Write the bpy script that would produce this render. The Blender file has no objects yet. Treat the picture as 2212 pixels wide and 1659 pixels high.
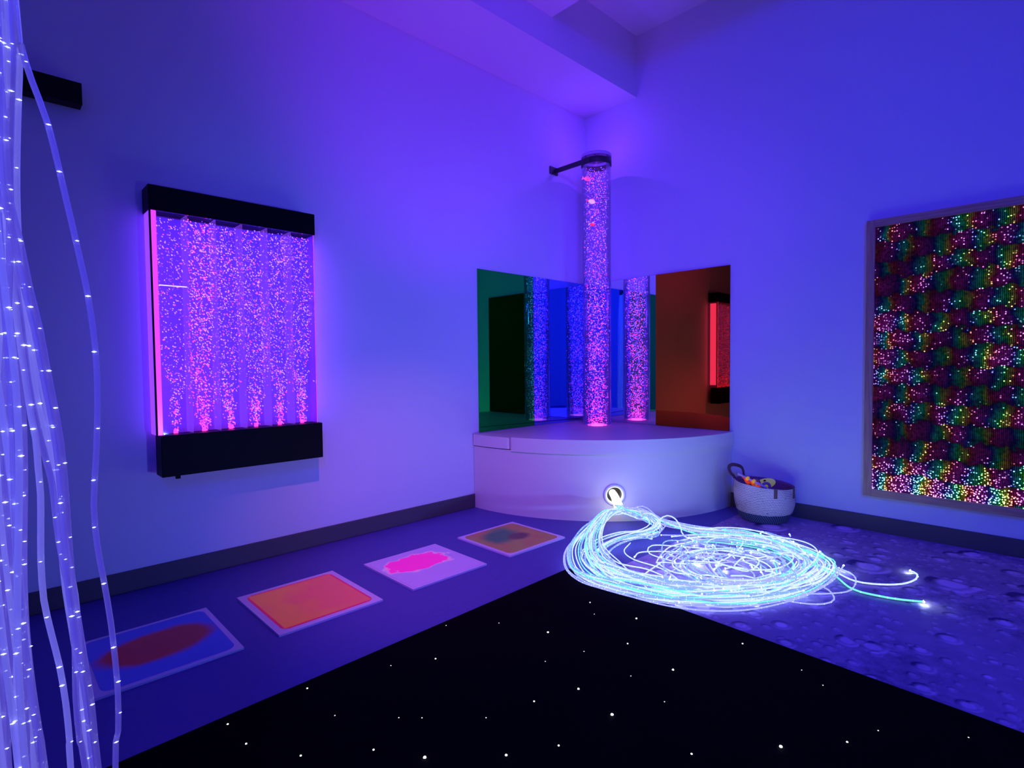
import bpy, math, random
from mathutils import Vector, Matrix

random.seed(7)
scn = bpy.context.scene
COL = scn.collection

# ------------------------------------------------------------------ camera
cam_data = bpy.data.cameras.new('camera')
cam_data.sensor_width = 36.0
cam_data.lens = 1192.0 / 2212.0 * 36.0
cam_data.clip_start = 0.05
cam = bpy.data.objects.new('camera', cam_data)
COL.objects.link(cam)
FW = Vector((0.69496345, 0.71808128, -0.03721673))
RT = Vector((0.71829257, -0.69567294, -0.00974386))
UP = Vector((0.03288756, 0.01996088, 0.99925971))
cam.matrix_world = Matrix(((RT.x, UP.x, -FW.x, -4.249), (RT.y, UP.y, -FW.y, -3.348),
                           (RT.z, UP.z, -FW.z, 1.14), (0, 0, 0, 1)))
scn.camera = cam

# ------------------------------------------------------------------ world, exposure
world = bpy.data.worlds.new('world')
scn.world = world
world.use_nodes = True
world.node_tree.nodes['Background'].inputs[0].default_value = (0.02, 0.03, 0.3, 1)
world.node_tree.nodes['Background'].inputs[1].default_value = 0.0
scn.view_settings.view_transform = 'Standard'
scn.view_settings.look = 'None'
scn.view_settings.exposure = 0.0
scn.view_settings.gamma = 1.0
scn.view_settings.use_curve_mapping = False
cy = scn.cycles
cy.use_denoising = True
cy.max_bounces = 10
cy.diffuse_bounces = 4
cy.glossy_bounces = 8
cy.transparent_max_bounces = 24
cy.transmission_bounces = 4
cy.caustics_reflective = False
cy.caustics_refractive = False
cy.sample_clamp_indirect = 8.0


# ------------------------------------------------------------------ added fill lamps
def lamp(name, kind, loc, target, color, power, size=0.3, spot=None):
    d = bpy.data.lights.new(name, kind)
    d.color = color
    d.energy = power
    if kind == 'AREA':
        d.shape = 'DISK'
        d.size = size
    else:
        d.shadow_soft_size = size
    if spot:
        d.spot_size = math.radians(spot[0])
        d.spot_blend = spot[1]
    o = bpy.data.objects.new(name, d)
    COL.objects.link(o)
    o.location = loc
    if target is not None:
        o.rotation_euler = (Vector(target) - Vector(loc)).to_track_quat('-Z', 'Y').to_euler()
    return o


# fills without fixtures, added to brighten walls, ceiling and bench
lamp('blue_fill', 'SPOT', (-5.6, -5.2, 3.55), (-0.3, -1.2, 0.9), (0.0, 0.015, 1.0), 800, 0.25, (70, 1.0))  # added blue fill for walls and floor
lamp('violet_up_fill', 'SPOT', (-5.4, -4.9, 3.3), (-0.6, -0.9, 3.9), (0.20, 0.0, 1.0), 60, 0.3, (90, 1.0))  # added violet fill, aimed high into the corner
lamp('corner_fill', 'SPOT', (-4.3, -4.4, 3.5), (-0.1, -0.2, 1.7), (0.14, 0.035, 1.0), 380, 0.2, (36, 1.0))  # added to brighten the corner walls, no fixture there
lamp('low_wall_fill', 'SPOT', (-2.4, -6.1, 0.1), (-1.9, 0.0, 0.25), (0.12, 0.19, 1.0), 380, 0.1, (54, 1.0))  # added fill for the lower left wall
lamp('rear_wall_fill', 'SPOT', (-2.2, -2.2, 3.3), (-6.9, -6.2, 1.3), (0.0, 0.03, 1.0), 900, 0.2, (90, 1.0))  # added fill, lights the rear walls that the mirrors show
lamp('violet_ceiling_fill', 'SPOT', (-2.3, -2.0, 0.25), (-1.7, -0.3, 3.6), (0.24, 0.0, 1.0), 230, 0.0, (60, 1.0))  # unseen fill near the floor, tints beam and ceiling violet
lamp('pink_bench_fill', 'SPOT', (-3.1, -1.35, 1.9), (-2.1, -0.8, 0.0), (1.0, 0.24, 0.75), 50, 0.0, (88, 1.0))  # unseen mid-air fill, adds pink to bench and tiles
lamp('corner_top_fill', 'POINT', (-0.32, -0.37, 3.02), None, (0.16, 0.03, 1.0), 3, 0.0)  # unseen fill above the lid, brightens the upper corner

# ------------------------------------------------------------------ materials
MATS = {}


def nodes_of(name):
    m = bpy.data.materials.new(name)
    m.use_nodes = True
    nt = m.node_tree
    return m, nt, nt.nodes['Principled BSDF'], nt.nodes['Material Output']


def mat(name, color, rough=0.6, metal=0.0, emit=None, strength=0.0, bump=0.0, bscale=60.0, spec=0.5, var=0.0, vscale=8.0):
    if name in MATS:
        return MATS[name]
    m, nt, bs, out = nodes_of(name)
    bs.inputs['Base Color'].default_value = (*color, 1)
    bs.inputs['Roughness'].default_value = rough
    bs.inputs['Metallic'].default_value = metal
    bs.inputs['Specular IOR Level'].default_value = spec
    if emit is not None:
        bs.inputs['Emission Color'].default_value = (*emit, 1)
        bs.inputs['Emission Strength'].default_value = strength
    if bump or var:
        tc = nt.nodes.new('ShaderNodeTexCoord')
        nz = nt.nodes.new('ShaderNodeTexNoise')
        nz.inputs['Scale'].default_value = bscale
        nz.inputs['Detail'].default_value = 4
        nt.links.new(tc.outputs['Object'], nz.inputs['Vector'])
        if bump:
            bp = nt.nodes.new('ShaderNodeBump')
            bp.inputs['Strength'].default_value = bump
            bp.inputs['Distance'].default_value = 0.004
            nt.links.new(nz.outputs['Fac'], bp.inputs['Height'])
            nt.links.new(bp.outputs['Normal'], bs.inputs['Normal'])
        if var:
            n2 = nt.nodes.new('ShaderNodeTexNoise')
            n2.inputs['Scale'].default_value = vscale
            n2.inputs['Detail'].default_value = 5
            nt.links.new(tc.outputs['Object'], n2.inputs['Vector'])
            mx = nt.nodes.new('ShaderNodeMix')
            mx.data_type = 'RGBA'
            mx.inputs[6].default_value = (*[c * (1 - var) for c in color], 1)
            mx.inputs[7].default_value = (*[min(1, c * (1 + var)) for c in color], 1)
            nt.links.new(n2.outputs['Fac'], mx.inputs[0])
            nt.links.new(mx.outputs[2], bs.inputs['Base Color'])
    MATS[name] = m
    return m


def emat(name, color, strength):
    if name in MATS:
        return MATS[name]
    m, nt, bs, out = nodes_of(name)
    nt.nodes.remove(bs)
    e = nt.nodes.new('ShaderNodeEmission')
    e.inputs[0].default_value = (*color, 1)
    e.inputs[1].default_value = strength
    nt.links.new(e.outputs[0], out.inputs[0])
    MATS[name] = m
    return m


def clear_mat(name, tint=(1, 1, 1), gloss=0.5, glow=None, glow_s=0.0, body=None, body_f=0.0):
    """thin clear plastic: see-through with a fresnel sheen, optionally a faint glow or a milky share"""
    if name in MATS:
        return MATS[name]
    m, nt, bs, out = nodes_of(name)
    tr = nt.nodes.new('ShaderNodeBsdfTransparent')
    tr.inputs[0].default_value = (*tint, 1)
    gl = nt.nodes.new('ShaderNodeBsdfGlossy')
    gl.inputs['Roughness'].default_value = 0.03
    fr = nt.nodes.new('ShaderNodeFresnel')
    fr.inputs[0].default_value = 1.4
    mul = nt.nodes.new('ShaderNodeMath')
    mul.operation = 'MULTIPLY'
    mul.inputs[1].default_value = gloss
    nt.links.new(fr.outputs[0], mul.inputs[0])
    mx = nt.nodes.new('ShaderNodeMixShader')
    nt.links.new(mul.outputs[0], mx.inputs[0])
    last = tr
    if body is not None:
        bs.inputs['Base Color'].default_value = (*body, 1)
        bs.inputs['Roughness'].default_value = 0.35
        if glow is not None:
            bs.inputs['Emission Color'].default_value = (*glow, 1)
            bs.inputs['Emission Strength'].default_value = glow_s
        m2 = nt.nodes.new('ShaderNodeMixShader')
        m2.inputs[0].default_value = body_f
        nt.links.new(tr.outputs[0], m2.inputs[1])
        nt.links.new(bs.outputs[0], m2.inputs[2])
        last = m2
    elif glow is not None:
        e = nt.nodes.new('ShaderNodeEmission')
        e.inputs[0].default_value = (*glow, 1)
        e.inputs[1].default_value = glow_s
        ad = nt.nodes.new('ShaderNodeAddShader')
        nt.links.new(tr.outputs[0], ad.inputs[0])
        nt.links.new(e.outputs[0], ad.inputs[1])
        last = ad
    nt.links.new(last.outputs[0], mx.inputs[1])
    nt.links.new(gl.outputs[0], mx.inputs[2])
    nt.links.new(mx.outputs[0], out.inputs[0])
    MATS[name] = m
    return m


class G:
    """tiny node-graph helper"""
    def __init__(self, nt):
        self.nt = nt

    def val(self, sock, v):
        if isinstance(v, (int, float)):
            sock.default_value = v
        elif isinstance(v, tuple):
            sock.default_value = v if len(v) == len(sock.default_value) else (*v, 1)
        else:
            self.nt.links.new(v, sock)

    def m(self, op, a, b=0.0, c=0.0, clamp=False):
        n = self.nt.nodes.new('ShaderNodeMath')
        n.operation = op
        n.use_clamp = clamp
        self.val(n.inputs[0], a)
        self.val(n.inputs[1], b)
        self.val(n.inputs[2], c)
        return n.outputs[0]

    def ss(self, x, lo, hi, a=0.0, b=1.0):
        n = self.nt.nodes.new('ShaderNodeMapRange')
        n.interpolation_type = 'SMOOTHSTEP'
        self.val(n.inputs[0], x)
        n.inputs[1].default_value = lo
        n.inputs[2].default_value = hi
        n.inputs[3].default_value = a
        n.inputs[4].default_value = b
        return n.outputs[0]

    def xyz(self, x, y, z=0.0):
        n = self.nt.nodes.new('ShaderNodeCombineXYZ')
        self.val(n.inputs[0], x)
        self.val(n.inputs[1], y)
        self.val(n.inputs[2], z)
        return n.outputs[0]

    def sep(self, v):
        n = self.nt.nodes.new('ShaderNodeSeparateXYZ')
        self.nt.links.new(v, n.inputs[0])
        return n.outputs

    def obj(self):
        return self.nt.nodes.new('ShaderNodeTexCoord').outputs['Object']

    def noise(self, vec, scale, detail=3, rough=0.5, out=0):
        n = self.nt.nodes.new('ShaderNodeTexNoise')
        self.nt.links.new(vec, n.inputs['Vector'])
        n.inputs['Scale'].default_value = scale
        n.inputs['Detail'].default_value = detail
        n.inputs['Roughness'].default_value = rough
        return n.outputs[out]

    def mix(self, f, a, b):
        n = self.nt.nodes.new('ShaderNodeMix')
        n.data_type = 'RGBA'
        self.val(n.inputs[0], f)
        self.val(n.inputs[6], a)
        self.val(n.inputs[7], b)
        return n.outputs[2]

    def voro(self, vec, scale, rnd=1.0, dim='2D'):
        n = self.nt.nodes.new('ShaderNodeTexVoronoi')
        n.voronoi_dimensions = dim
        self.nt.links.new(vec, n.inputs['Vector'])
        n.inputs['Scale'].default_value = scale
        n.inputs['Randomness'].default_value = rnd
        return n.outputs


# ------------------------------------------------------------------ mesh helpers
class MB:
    def __init__(self):
        self.v, self.f, self.mi, self.sm = [], [], [], []

    def add(self, vs, fs, mi=0, smooth=False):
        o = len(self.v)
        self.v += [tuple(p) for p in vs]
        for f in fs:
            self.f.append(tuple(i + o for i in f))
            self.mi.append(mi)
            self.sm.append(smooth)

    def box(self, a, b, mi=0):
        x0, y0, z0 = [min(p, q) for p, q in zip(a, b)]
        x1, y1, z1 = [max(p, q) for p, q in zip(a, b)]
        vs = [(x0, y0, z0), (x1, y0, z0), (x1, y1, z0), (x0, y1, z0), (x0, y0, z1), (x1, y0, z1), (x1, y1, z1), (x0, y1, z1)]
        self.add(vs, [(0, 3, 2, 1), (4, 5, 6, 7), (0, 1, 5, 4), (1, 2, 6, 5), (2, 3, 7, 6), (3, 0, 4, 7)], mi)

    def prism(self, pts, z0, z1, mi=0, smooth=False):
        n = len(pts)
        area = sum(pts[i][0] * pts[(i + 1) % n][1] - pts[(i + 1) % n][0] * pts[i][1] for i in range(n))
        if area < 0:
            pts = pts[::-1]
        vs = [(x, y, z0) for x, y in pts] + [(x, y, z1) for x, y in pts]
        self.add(vs, [tuple(range(n - 1, -1, -1)), tuple(range(n, 2 * n))], mi)
        self.add(vs, [(i, (i + 1) % n, n + (i + 1) % n, n + i) for i in range(n)], mi, smooth)

    def lathe(self, prof, c, seg=48, mi=0, smooth=True, closed=False, fn=None):
        """prof: list of (r, z) round a vertical axis through c"""
        n = len(prof)
        vs = []
        for i in range(seg):
            t = 2 * math.pi * i / seg
            for r, z in prof:
                p = (c[0] + r * math.cos(t), c[1] + r * math.sin(t), c[2] + z)
                vs.append(fn(p, t, r, z) if fn else p)
        fs = []
        for i in range(seg):
            j = (i + 1) % seg
            for k in range(n if closed else n - 1):
                l = (k + 1) % n
                fs.append((i * n + k, j * n + k, j * n + l, i * n + l))
        self.add(vs, fs, mi, smooth)

    def tube(self, pts, r, seg=6, mi=0, caps=True, flat=None):
        """round (or flat=(w,h) strap) section swept along pts; r may be a list"""
        pts = [Vector(p) for p in pts]
        n = len(pts)
        rs = r if isinstance(r, (list, tuple)) else [r] * n
        t = (pts[1] - pts[0]).normalized()
        ref = Vector((0, 0, 1)) if abs(t.z) < 0.9 else Vector((1, 0, 0))
        a = t.cross(ref).normalized()
        vs = []
        for i, p in enumerate(pts):
            t = (pts[min(i + 1, n - 1)] - pts[max(i - 1, 0)])
            if t.length < 1e-9:
                t = Vector((0, 0, 1))
            t.normalize()
            a = (a - t * a.dot(t))
            a = a.normalized() if a.length > 1e-6 else t.orthogonal().normalized()
            b = t.cross(a)
            if flat:
                w, h = flat
                for sx, sy in ((-1, -1), (1, -1), (1, 1), (-1, 1)):
                    vs.append(p + a * sx * w + b * sy * h)
            else:
                for k in range(seg):
                    q = 2 * math.pi * k / seg
                    vs.append(p + (a * math.cos(q) + b * math.sin(q)) * rs[i])
        s = 4 if flat else seg
        fs = []
        for i in range(n - 1):
            for k in range(s):
                l = (k + 1) % s
                fs.append((i * s + k, i * s + l, (i + 1) * s + l, (i + 1) * s + k))
        if caps:
            fs.append(tuple(range(s - 1, -1, -1)))
            fs.append(tuple(range((n - 1) * s, n * s)))
        self.add(vs, fs, mi, not flat)

    def octa(self, c, r, mi=0, d=None):
        c = Vector(c)
        ax = [Vector((r[0], 0, 0)), Vector((0, r[1], 0)), Vector((0, 0, r[2]))] if d is None else d
        vs = [c + ax[0], c - ax[0], c + ax[1], c - ax[1], c + ax[2], c - ax[2]]
        self.add(vs, [(0, 2, 4), (2, 1, 4), (1, 3, 4), (3, 0, 4), (2, 0, 5), (1, 2, 5), (3, 1, 5), (0, 3, 5)], mi, True)

    def ico(self, c, ax, mi=0):
        """12-vertex ellipsoid with half axes ax (three vectors)"""
        g = 0.5257311
        h = 0.8506508
        base = [(-g, 0, h), (g, 0, h), (-g, 0, -h), (g, 0, -h), (0, h, g), (0, h, -g), (0, -h, g), (0, -h, -g), (h, g, 0), (-h, g, 0), (h, -g, 0), (-h, -g, 0)]
        fs = [(0, 1, 4), (0, 4, 9), (9, 4, 5), (4, 8, 5), (4, 1, 8), (8, 1, 10), (8, 10, 3), (5, 8, 3), (5, 3, 2), (2, 3, 7), (7, 3, 10), (7, 10, 6), (7, 6, 11), (11, 6, 0), (0, 6, 1), (6, 10, 1), (9, 11, 0), (9, 2, 11), (9, 5, 2), (7, 11, 2)]
        c = Vector(c)
        vs = [c + ax[0] * p[0] + ax[1] * p[1] + ax[2] * p[2] for p in base]
        self.add(vs, fs, mi, True)

    def sphere(self, c, r, seg=20, rings=12, mi=0, sc=(1, 1, 1), rot=None):
        vs, fs = [], []
        for i in range(rings + 1):
            t = math.pi * i / rings
            for j in range(seg):
                p = 2 * math.pi * j / seg
                q = Vector((r * sc[0] * math.sin(t) * math.cos(p), r * sc[1] * math.sin(t) * math.sin(p), r * sc[2] * math.cos(t)))
                if rot:
                    q = rot @ q
                vs.append(Vector(c) + q)
        for i in range(rings):
            for j in range(seg):
                k = (j + 1) % seg
                fs.append((i * seg + j, (i + 1) * seg + j, (i + 1) * seg + k, i * seg + k))
        self.add(vs, fs, mi, True)

    def build(self, name, mats, parent=None, bevel=0.0, bseg=2):
        me = bpy.data.meshes.new(name)
        me.from_pydata(self.v, [], self.f)
        if not isinstance(mats, (list, tuple)):
            mats = [mats]
        for m in mats:
            me.materials.append(m)
        me.polygons.foreach_set('material_index', self.mi)
        me.polygons.foreach_set('use_smooth', self.sm)
        me.update()
        o = bpy.data.objects.new(name, me)
        COL.objects.link(o)
        if parent is not None:
            o.parent = parent
            o.matrix_parent_inverse = Matrix.Translation(-parent_loc(parent))
        if bevel:
            b = o.modifiers.new('bevel', 'BEVEL')
            b.width = bevel
            b.segments = bseg
            b.limit_method = 'ANGLE'
            b.angle_limit = math.radians(40)
        return o


def parent_loc(p):
    loc = Vector(p.location)
    q = p.parent
    while q is not None:
        q = q.parent
    return loc


def box_obj(name, a, b, m, parent=None, bevel=0.0, bseg=2):
    k = MB()
    k.box(a, b)
    return k.build(name, m, parent, bevel, bseg)


def thing(name, label, cat, loc, group=None):
    o = bpy.data.objects.new(name, None)
    o.empty_display_size = 0.1
    COL.objects.link(o)
    o.location = loc
    tag(o, label, cat, group)
    return o


def tag(o, label, cat, group=None):
    o['label'] = label
    o['category'] = cat
    if group:
        o['group'] = group
    return o


def struct(o):
    o['kind'] = 'structure'
    return o


def spline(pts, step=0.03):
    """Catmull-Rom through pts, resampled about every step metres"""
    P = [Vector(p) for p in pts]
    P = [P[0] * 2 - P[1]] + P + [P[-1] * 2 - P[-2]]
    out = []
    for i in range(1, len(P) - 2):
        a, b, c, d = P[i - 1:i + 3]
        n = max(2, int((c - b).length / step))
        for k in range(n):
            t = k / n
            out.append(0.5 * ((2 * b) + (c - a) * t + (2 * a - 5 * b + 4 * c - d) * t * t + (3 * b - a - 3 * c + d) * t ** 3))
    out.append(P[-2])
    return out


# ------------------------------------------------------------------ shell materials
M_WALL = mat('wall_paint', (0.80, 0.80, 0.80), 0.75, bump=0.12, bscale=180, spec=0.25)
M_CEIL = mat('ceiling_paint', (0.80, 0.79, 0.80), 0.85, bump=0.08, bscale=160, spec=0.2)
M_SKIRT = mat('skirting_vinyl', (0.10, 0.085, 0.09), 0.5, spec=0.3)
M_FLOOR = mat('blue_linoleum', (0.10, 0.09, 0.36), 0.55, bump=0.05, bscale=300, spec=0.3, var=0.12, vscale=40)

RX0, RY0, ZC, ZS, ZD, W = -7.0, -6.4, 3.996, 3.47, 3.694, 0.571

struct(box_obj('floor', (RX0, RY0, -0.1), (0, 0, 0), M_FLOOR))
struct(box_obj('ceiling', (RX0, RY0, ZC), (0, 0, ZC + 0.1), M_CEIL))
struct(box_obj('wall_left', (RX0 - 0.1, 0, -0.1), (0.1, 0.1, ZC + 0.1), M_WALL))
struct(box_obj('wall_right', (0, RY0 - 0.1, -0.1), (0.1, 0, ZC + 0.1), M_WALL))
struct(box_obj('wall_back', (RX0 - 0.1, RY0 - 0.1, -0.1), (0, RY0, ZC + 0.1), M_WALL))
struct(box_obj('wall_front', (RX0 - 0.1, RY0, -0.1), (RX0, 0, ZC + 0.1), M_WALL))
struct(box_obj('trim_1', (RX0, -W, ZS), (0, 0, ZC), M_CEIL))            # beam above the left wall
struct(box_obj('trim_2', (RX0, -2.9, ZD), (-1.115, -W, ZC), M_CEIL))     # dropped part of the ceiling
for nm, a, b in (('baseboard_left', (RX0, -0.012, 0), (0, 0, 0.108)), ('baseboard_right', (-0.012, RY0, 0), (0, 0, 0.108))):
    struct(box_obj(nm, a, b, M_SKIRT, bevel=0.004))

# ------------------------------------------------------------------ corner bench
R = 1.436
CN = (-0.004, -0.004)
M_VINYL = mat('white_vinyl', (0.88, 0.84, 0.64), 0.45, bump=0.1, bscale=25, spec=0.4)
bench = thing('corner_bench', 'white padded quarter-round bench in the room corner with a round hole in front', 'bench', (-0.5, -0.5, 0))


def arc(r, a0, a1, n):
    return [(CN[0] + r * math.cos(math.radians(a0 + (a1 - a0) * i / n)), CN[1] + r * math.sin(math.radians(a0 + (a1 - a0) * i / n))) for i in range(n + 1)]


HA = -134.0           # direction of the hole from the corner, seen from above
HZ, HR = 0.193, 0.056
# body: curved front with a real round hole, plus side and top faces
k = MB()
N = 72
body_top = 0.490
# angles from -180 to -90
hole_half = math.degrees(HR * 1.35 / R)
h0, h1 = HA - hole_half, HA + hole_half
z0, z1 = HZ - HR * 1.35, HZ + HR * 1.35


def cyl(a, z, r=R):
    return (CN[0] + r * math.cos(math.radians(a)), CN[1] + r * math.sin(math.radians(a)), z)


def patch(a0, a1, za, zb, n):
    vs = []
    for i in range(n + 1):
        a = a0 + (a1 - a0) * i / n
        vs += [cyl(a, za), cyl(a, zb)]
    k.add(vs, [(2 * i, 2 * i + 2, 2 * i + 3, 2 * i + 1) for i in range(n)], 0, True)


patch(-180, h0, 0.0, body_top, 34)
patch(h1, -90, 0.0, body_top, 34)
patch(h0, h1, 0.0, z0, 8)
patch(h0, h1, z1, body_top, 8)
# square-to-circle patch round the hole
n = 48
outer, inner, tun = [], [], []
for i in range(n):
    t = 2 * math.pi * i / n
    c, s = math.cos(t), math.sin(t)
    q = 1.35 * HR / max(abs(c), abs(s))
    outer.append(cyl(HA + math.degrees(c * q / R), HZ + s * q))
    inner.append(cyl(HA + math.degrees(c * HR / R), HZ + s * HR))
    tun.append(cyl(HA + math.degrees(c * HR / R), HZ + s * HR, R - 0.10))
k.add(outer + inner, [(i, (i + 1) % n, n + (i + 1) % n, n + i) for i in range(n)], 0, True)
k.add(inner + tun, [(i, (i + 1) % n, n + (i + 1) % n, n + i) for i in range(n)], 1, True)
k.add(tun, [tuple(range(n - 1, -1, -1))], 1)
top = arc(R, -180, -90, 60) + [CN]
k.add([(x, y, body_top) for x, y in top], [tuple(range(len(top)))], 0)
k.add([CN + (0,), (CN[0] - R, CN[1], 0), (CN[0] - R, CN[1], body_top), CN + (body_top,)], [(0, 1, 2, 3)], 0)
k.add([CN + (0,), (CN[0], CN[1] - R, 0), (CN[0], CN[1] - R, body_top), CN + (body_top,)], [(3, 2, 1, 0)], 0)
M_DARKIN = mat('hole_lining', (0.06, 0.05, 0.045), 0.7)
k.build('bench_body', [M_VINYL, M_DARKIN], bench)

# ring flange round the hole
k = MB()
vs, fs = [], []
prof = [(HR * 0.97, -0.01), (HR * 0.97, 0.006), (HR * 1.1, 0.010), (HR * 1.32, 0.010), (HR * 1.42, 0.004), (HR * 1.42, -0.002)]
for i in range(n):
    t = 2 * math.pi * i / n
    for r_, d_ in prof:
        vs.append(cyl(HA + math.degrees(math.cos(t) * r_ / R), HZ + math.sin(t) * r_, R + d_))
m_ = len(prof)
for i in range(n):
    j = (i + 1) % n
    for q in range(m_ - 1):
        fs.append((i * m_ + q, i * m_ + q + 1, j * m_ + q + 1, j * m_ + q))
k.add(vs, fs, 0, True)
k.build('hole_ring', mat('ring_plastic', (0.75, 0.76, 0.80), 0.3), bench)


def pad(name, outline, za, zb, over=0.0):
    kk = MB()
    kk.prism(outline, za, zb)
    o = kk.build(name, M_VINYL, bench, 0.018, 4)
    for p in o.data.polygons:
        p.use_smooth = len(p.vertices) == 4
    return o


RP = R + 0.018
ys = -0.375
a_seam = math.degrees(math.asin((ys - CN[1]) / RP))          # negative small
cut = -180 - a_seam
main = [(CN[0] - 0.002, -0.156)] + [p for p in arc(RP, cut + 0.25, -90, 60)]
pad('pad', main, body_top - 0.006, 0.588)
left = [(CN[0] - 0.002, CN[1])] + [p for p in arc(RP - 0.004, -180, cut - 0.2, 12)] + [(CN[0] - 0.002, -0.145)]
pad('pad', left, body_top + 0.008, 0.584)

# ------------------------------------------------------------------ mirrors


def mirror_mat(name, tint):
    m, nt, bs, out = nodes_of(name)
    bs.inputs['Base Color'].default_value = (*tint, 1)
    bs.inputs['Metallic'].default_value = 1.0
    bs.inputs['Roughness'].default_value = 0.012
    return m


MZ0, MZ1 = 0.592, 1.892
tag(box_obj('mirror', (-1.384, -0.008, MZ0), (-0.750, -0.001, MZ1), mirror_mat('green_mirror', (0.01, 0.95, 0.07)), bevel=0.001),
    'green tinted acrylic mirror on the left wall above the bench', 'mirror')
tag(box_obj('mirror', (-0.747, -0.008, MZ0), (-0.010, -0.001, MZ1), mirror_mat('blue_mirror', (0.14, 0.36, 0.98)), bevel=0.001),
    'blue tinted mirror on the left wall, between green mirror and corner', 'mirror')
tag(box_obj('mirror', (-0.008, -0.770, MZ0), (-0.001, -0.012, MZ1), mirror_mat('clear_mirror', (0.80, 0.80, 0.92)), bevel=0.001),
    'clear mirror on the right wall reflecting the pink bubble tube', 'mirror')
k = MB()
k.prism([(-0.020, -0.773), (-0.013, -0.773), (-0.001, -1.424), (-0.008, -1.424)], MZ0, MZ1)
tag(k.build('mirror', mirror_mat('amber_mirror', (0.62, 0.11, 0.012)), None, 0.001),
    'dark amber red mirror on the right wall above the bench end', 'mirror')

# ------------------------------------------------------------------ bubble tube
TX, TY, TR = -0.32, -0.37, 0.125
TZ0, TZ1 = 0.588, 2.935
tube = thing('bubble_tube', 'tall clear bubble tube glowing pink, standing on the corner bench', 'bubble tube', (TX, TY, TZ0))
M_ACR = clear_mat('clear_acrylic', (0.98, 0.96, 1.0), 0.6)
M_WATER = clear_mat('lit_water', (0.93, 0.90, 1.0), 0.3, (0.45, 0.10, 1.0), 0.035)
k = MB()
k.lathe([(TR, 0.0), (TR, TZ1 - TZ0), (TR - 0.006, TZ1 - TZ0), (TR - 0.006, 0.0)], (TX, TY, TZ0), 64, closed=True)
k.build('tube_wall', M_ACR, tube)
k = MB()
k.lathe([(0.0, 0.01), (TR - 0.009, 0.01), (TR - 0.009, TZ1 - TZ0 - 0.06), (0.0, TZ1 - TZ0 - 0.06)], (TX, TY, TZ0), 64)
k.build('water_column', M_WATER, tube)
k = MB()
k.lathe([(0.0, 0.0), (0.085, 0.0), (0.085, 0.005), (0.0, 0.005)], (TX, TY, TZ0 + 0.001), 48)
k.build('light_base', emat('pink_led', (1.0, 0.08, 0.55), 4.0), tube)
k = MB()
k.lathe([(TR + 0.005, -0.02), (TR + 0.005, 0.004), (TR - 0.01, 0.008), (0.0, 0.010), (0.0, 0.0), (TR - 0.004, 0.0)], (TX, TY, TZ1), 48)
k.build('tube_lid', mat('violet_cap', (0.75, 0.55, 0.80), 0.35), tube)
M_STRAP = mat('black_bracket', (0.035, 0.03, 0.04), 0.45)
k = MB()
SZ = 2.868
k.lathe([(TR + 0.001, -0.024), (TR + 0.006, -0.024), (TR + 0.006, 0.024), (TR + 0.001, 0.024)], (TX, TY, SZ), 48, closed=True)
k.build('strap', M_STRAP, tube)
k = MB()
k.box((TX - TR - 0.012, TY + 0.02, SZ - 0.022), (TX - TR + 0.004, -0.012, SZ + 0.018))
k.box((TX - TR - 0.010, TY - 0.03, SZ - 0.022), (TX - TR + 0.012, TY + 0.03, SZ + 0.018))
k.build('bracket_arm', M_STRAP, tube, 0.002)
box_obj('wall_plate', (TX - TR - 0.075, -0.014, SZ - 0.035), (TX - TR + 0.03, -0.001, SZ + 0.03), M_STRAP, tube, 0.002)

# bubbles; emission stands in for the LED light they scatter
M_B1 = emat('pink_lit_bubble', (2.4, 0.09, 1.3), 1.4)
M_B2 = emat('lilac_lit_bubble', (0.50, 0.10, 7), 1.2)
M_B3 = emat('pale_lit_bubble', (0.85, 0.36, 9.0), 1.2)


def bubble(k, p, r, mi, flat=0.75):
    n = Vector((random.gauss(0, 0.5), random.gauss(0, 0.5), random.gauss(0, 0.9))).normalized()
    a = n.orthogonal().normalized()
    b = n.cross(a)
    k.ico(p, (a * r * 1.25, b * r, n * r * flat), mi)


k = MB()
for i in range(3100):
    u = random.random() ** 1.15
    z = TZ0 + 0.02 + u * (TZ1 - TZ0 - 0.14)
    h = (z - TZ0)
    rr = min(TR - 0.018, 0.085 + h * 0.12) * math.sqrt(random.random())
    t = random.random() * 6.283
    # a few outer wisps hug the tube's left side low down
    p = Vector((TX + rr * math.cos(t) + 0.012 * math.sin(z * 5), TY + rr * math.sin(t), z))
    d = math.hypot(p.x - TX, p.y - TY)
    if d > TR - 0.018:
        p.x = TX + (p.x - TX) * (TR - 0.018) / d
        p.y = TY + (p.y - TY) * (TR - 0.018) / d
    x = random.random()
    pink = 0.85 * math.exp(-h / 0.45) + 0.10  # more pink low down, imitating the base LED's falloff
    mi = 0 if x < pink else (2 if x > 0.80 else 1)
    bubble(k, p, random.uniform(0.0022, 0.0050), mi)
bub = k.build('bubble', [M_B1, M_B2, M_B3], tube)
bub['kind'] = 'stuff'

# little plastic fish drifting in the tube


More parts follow.
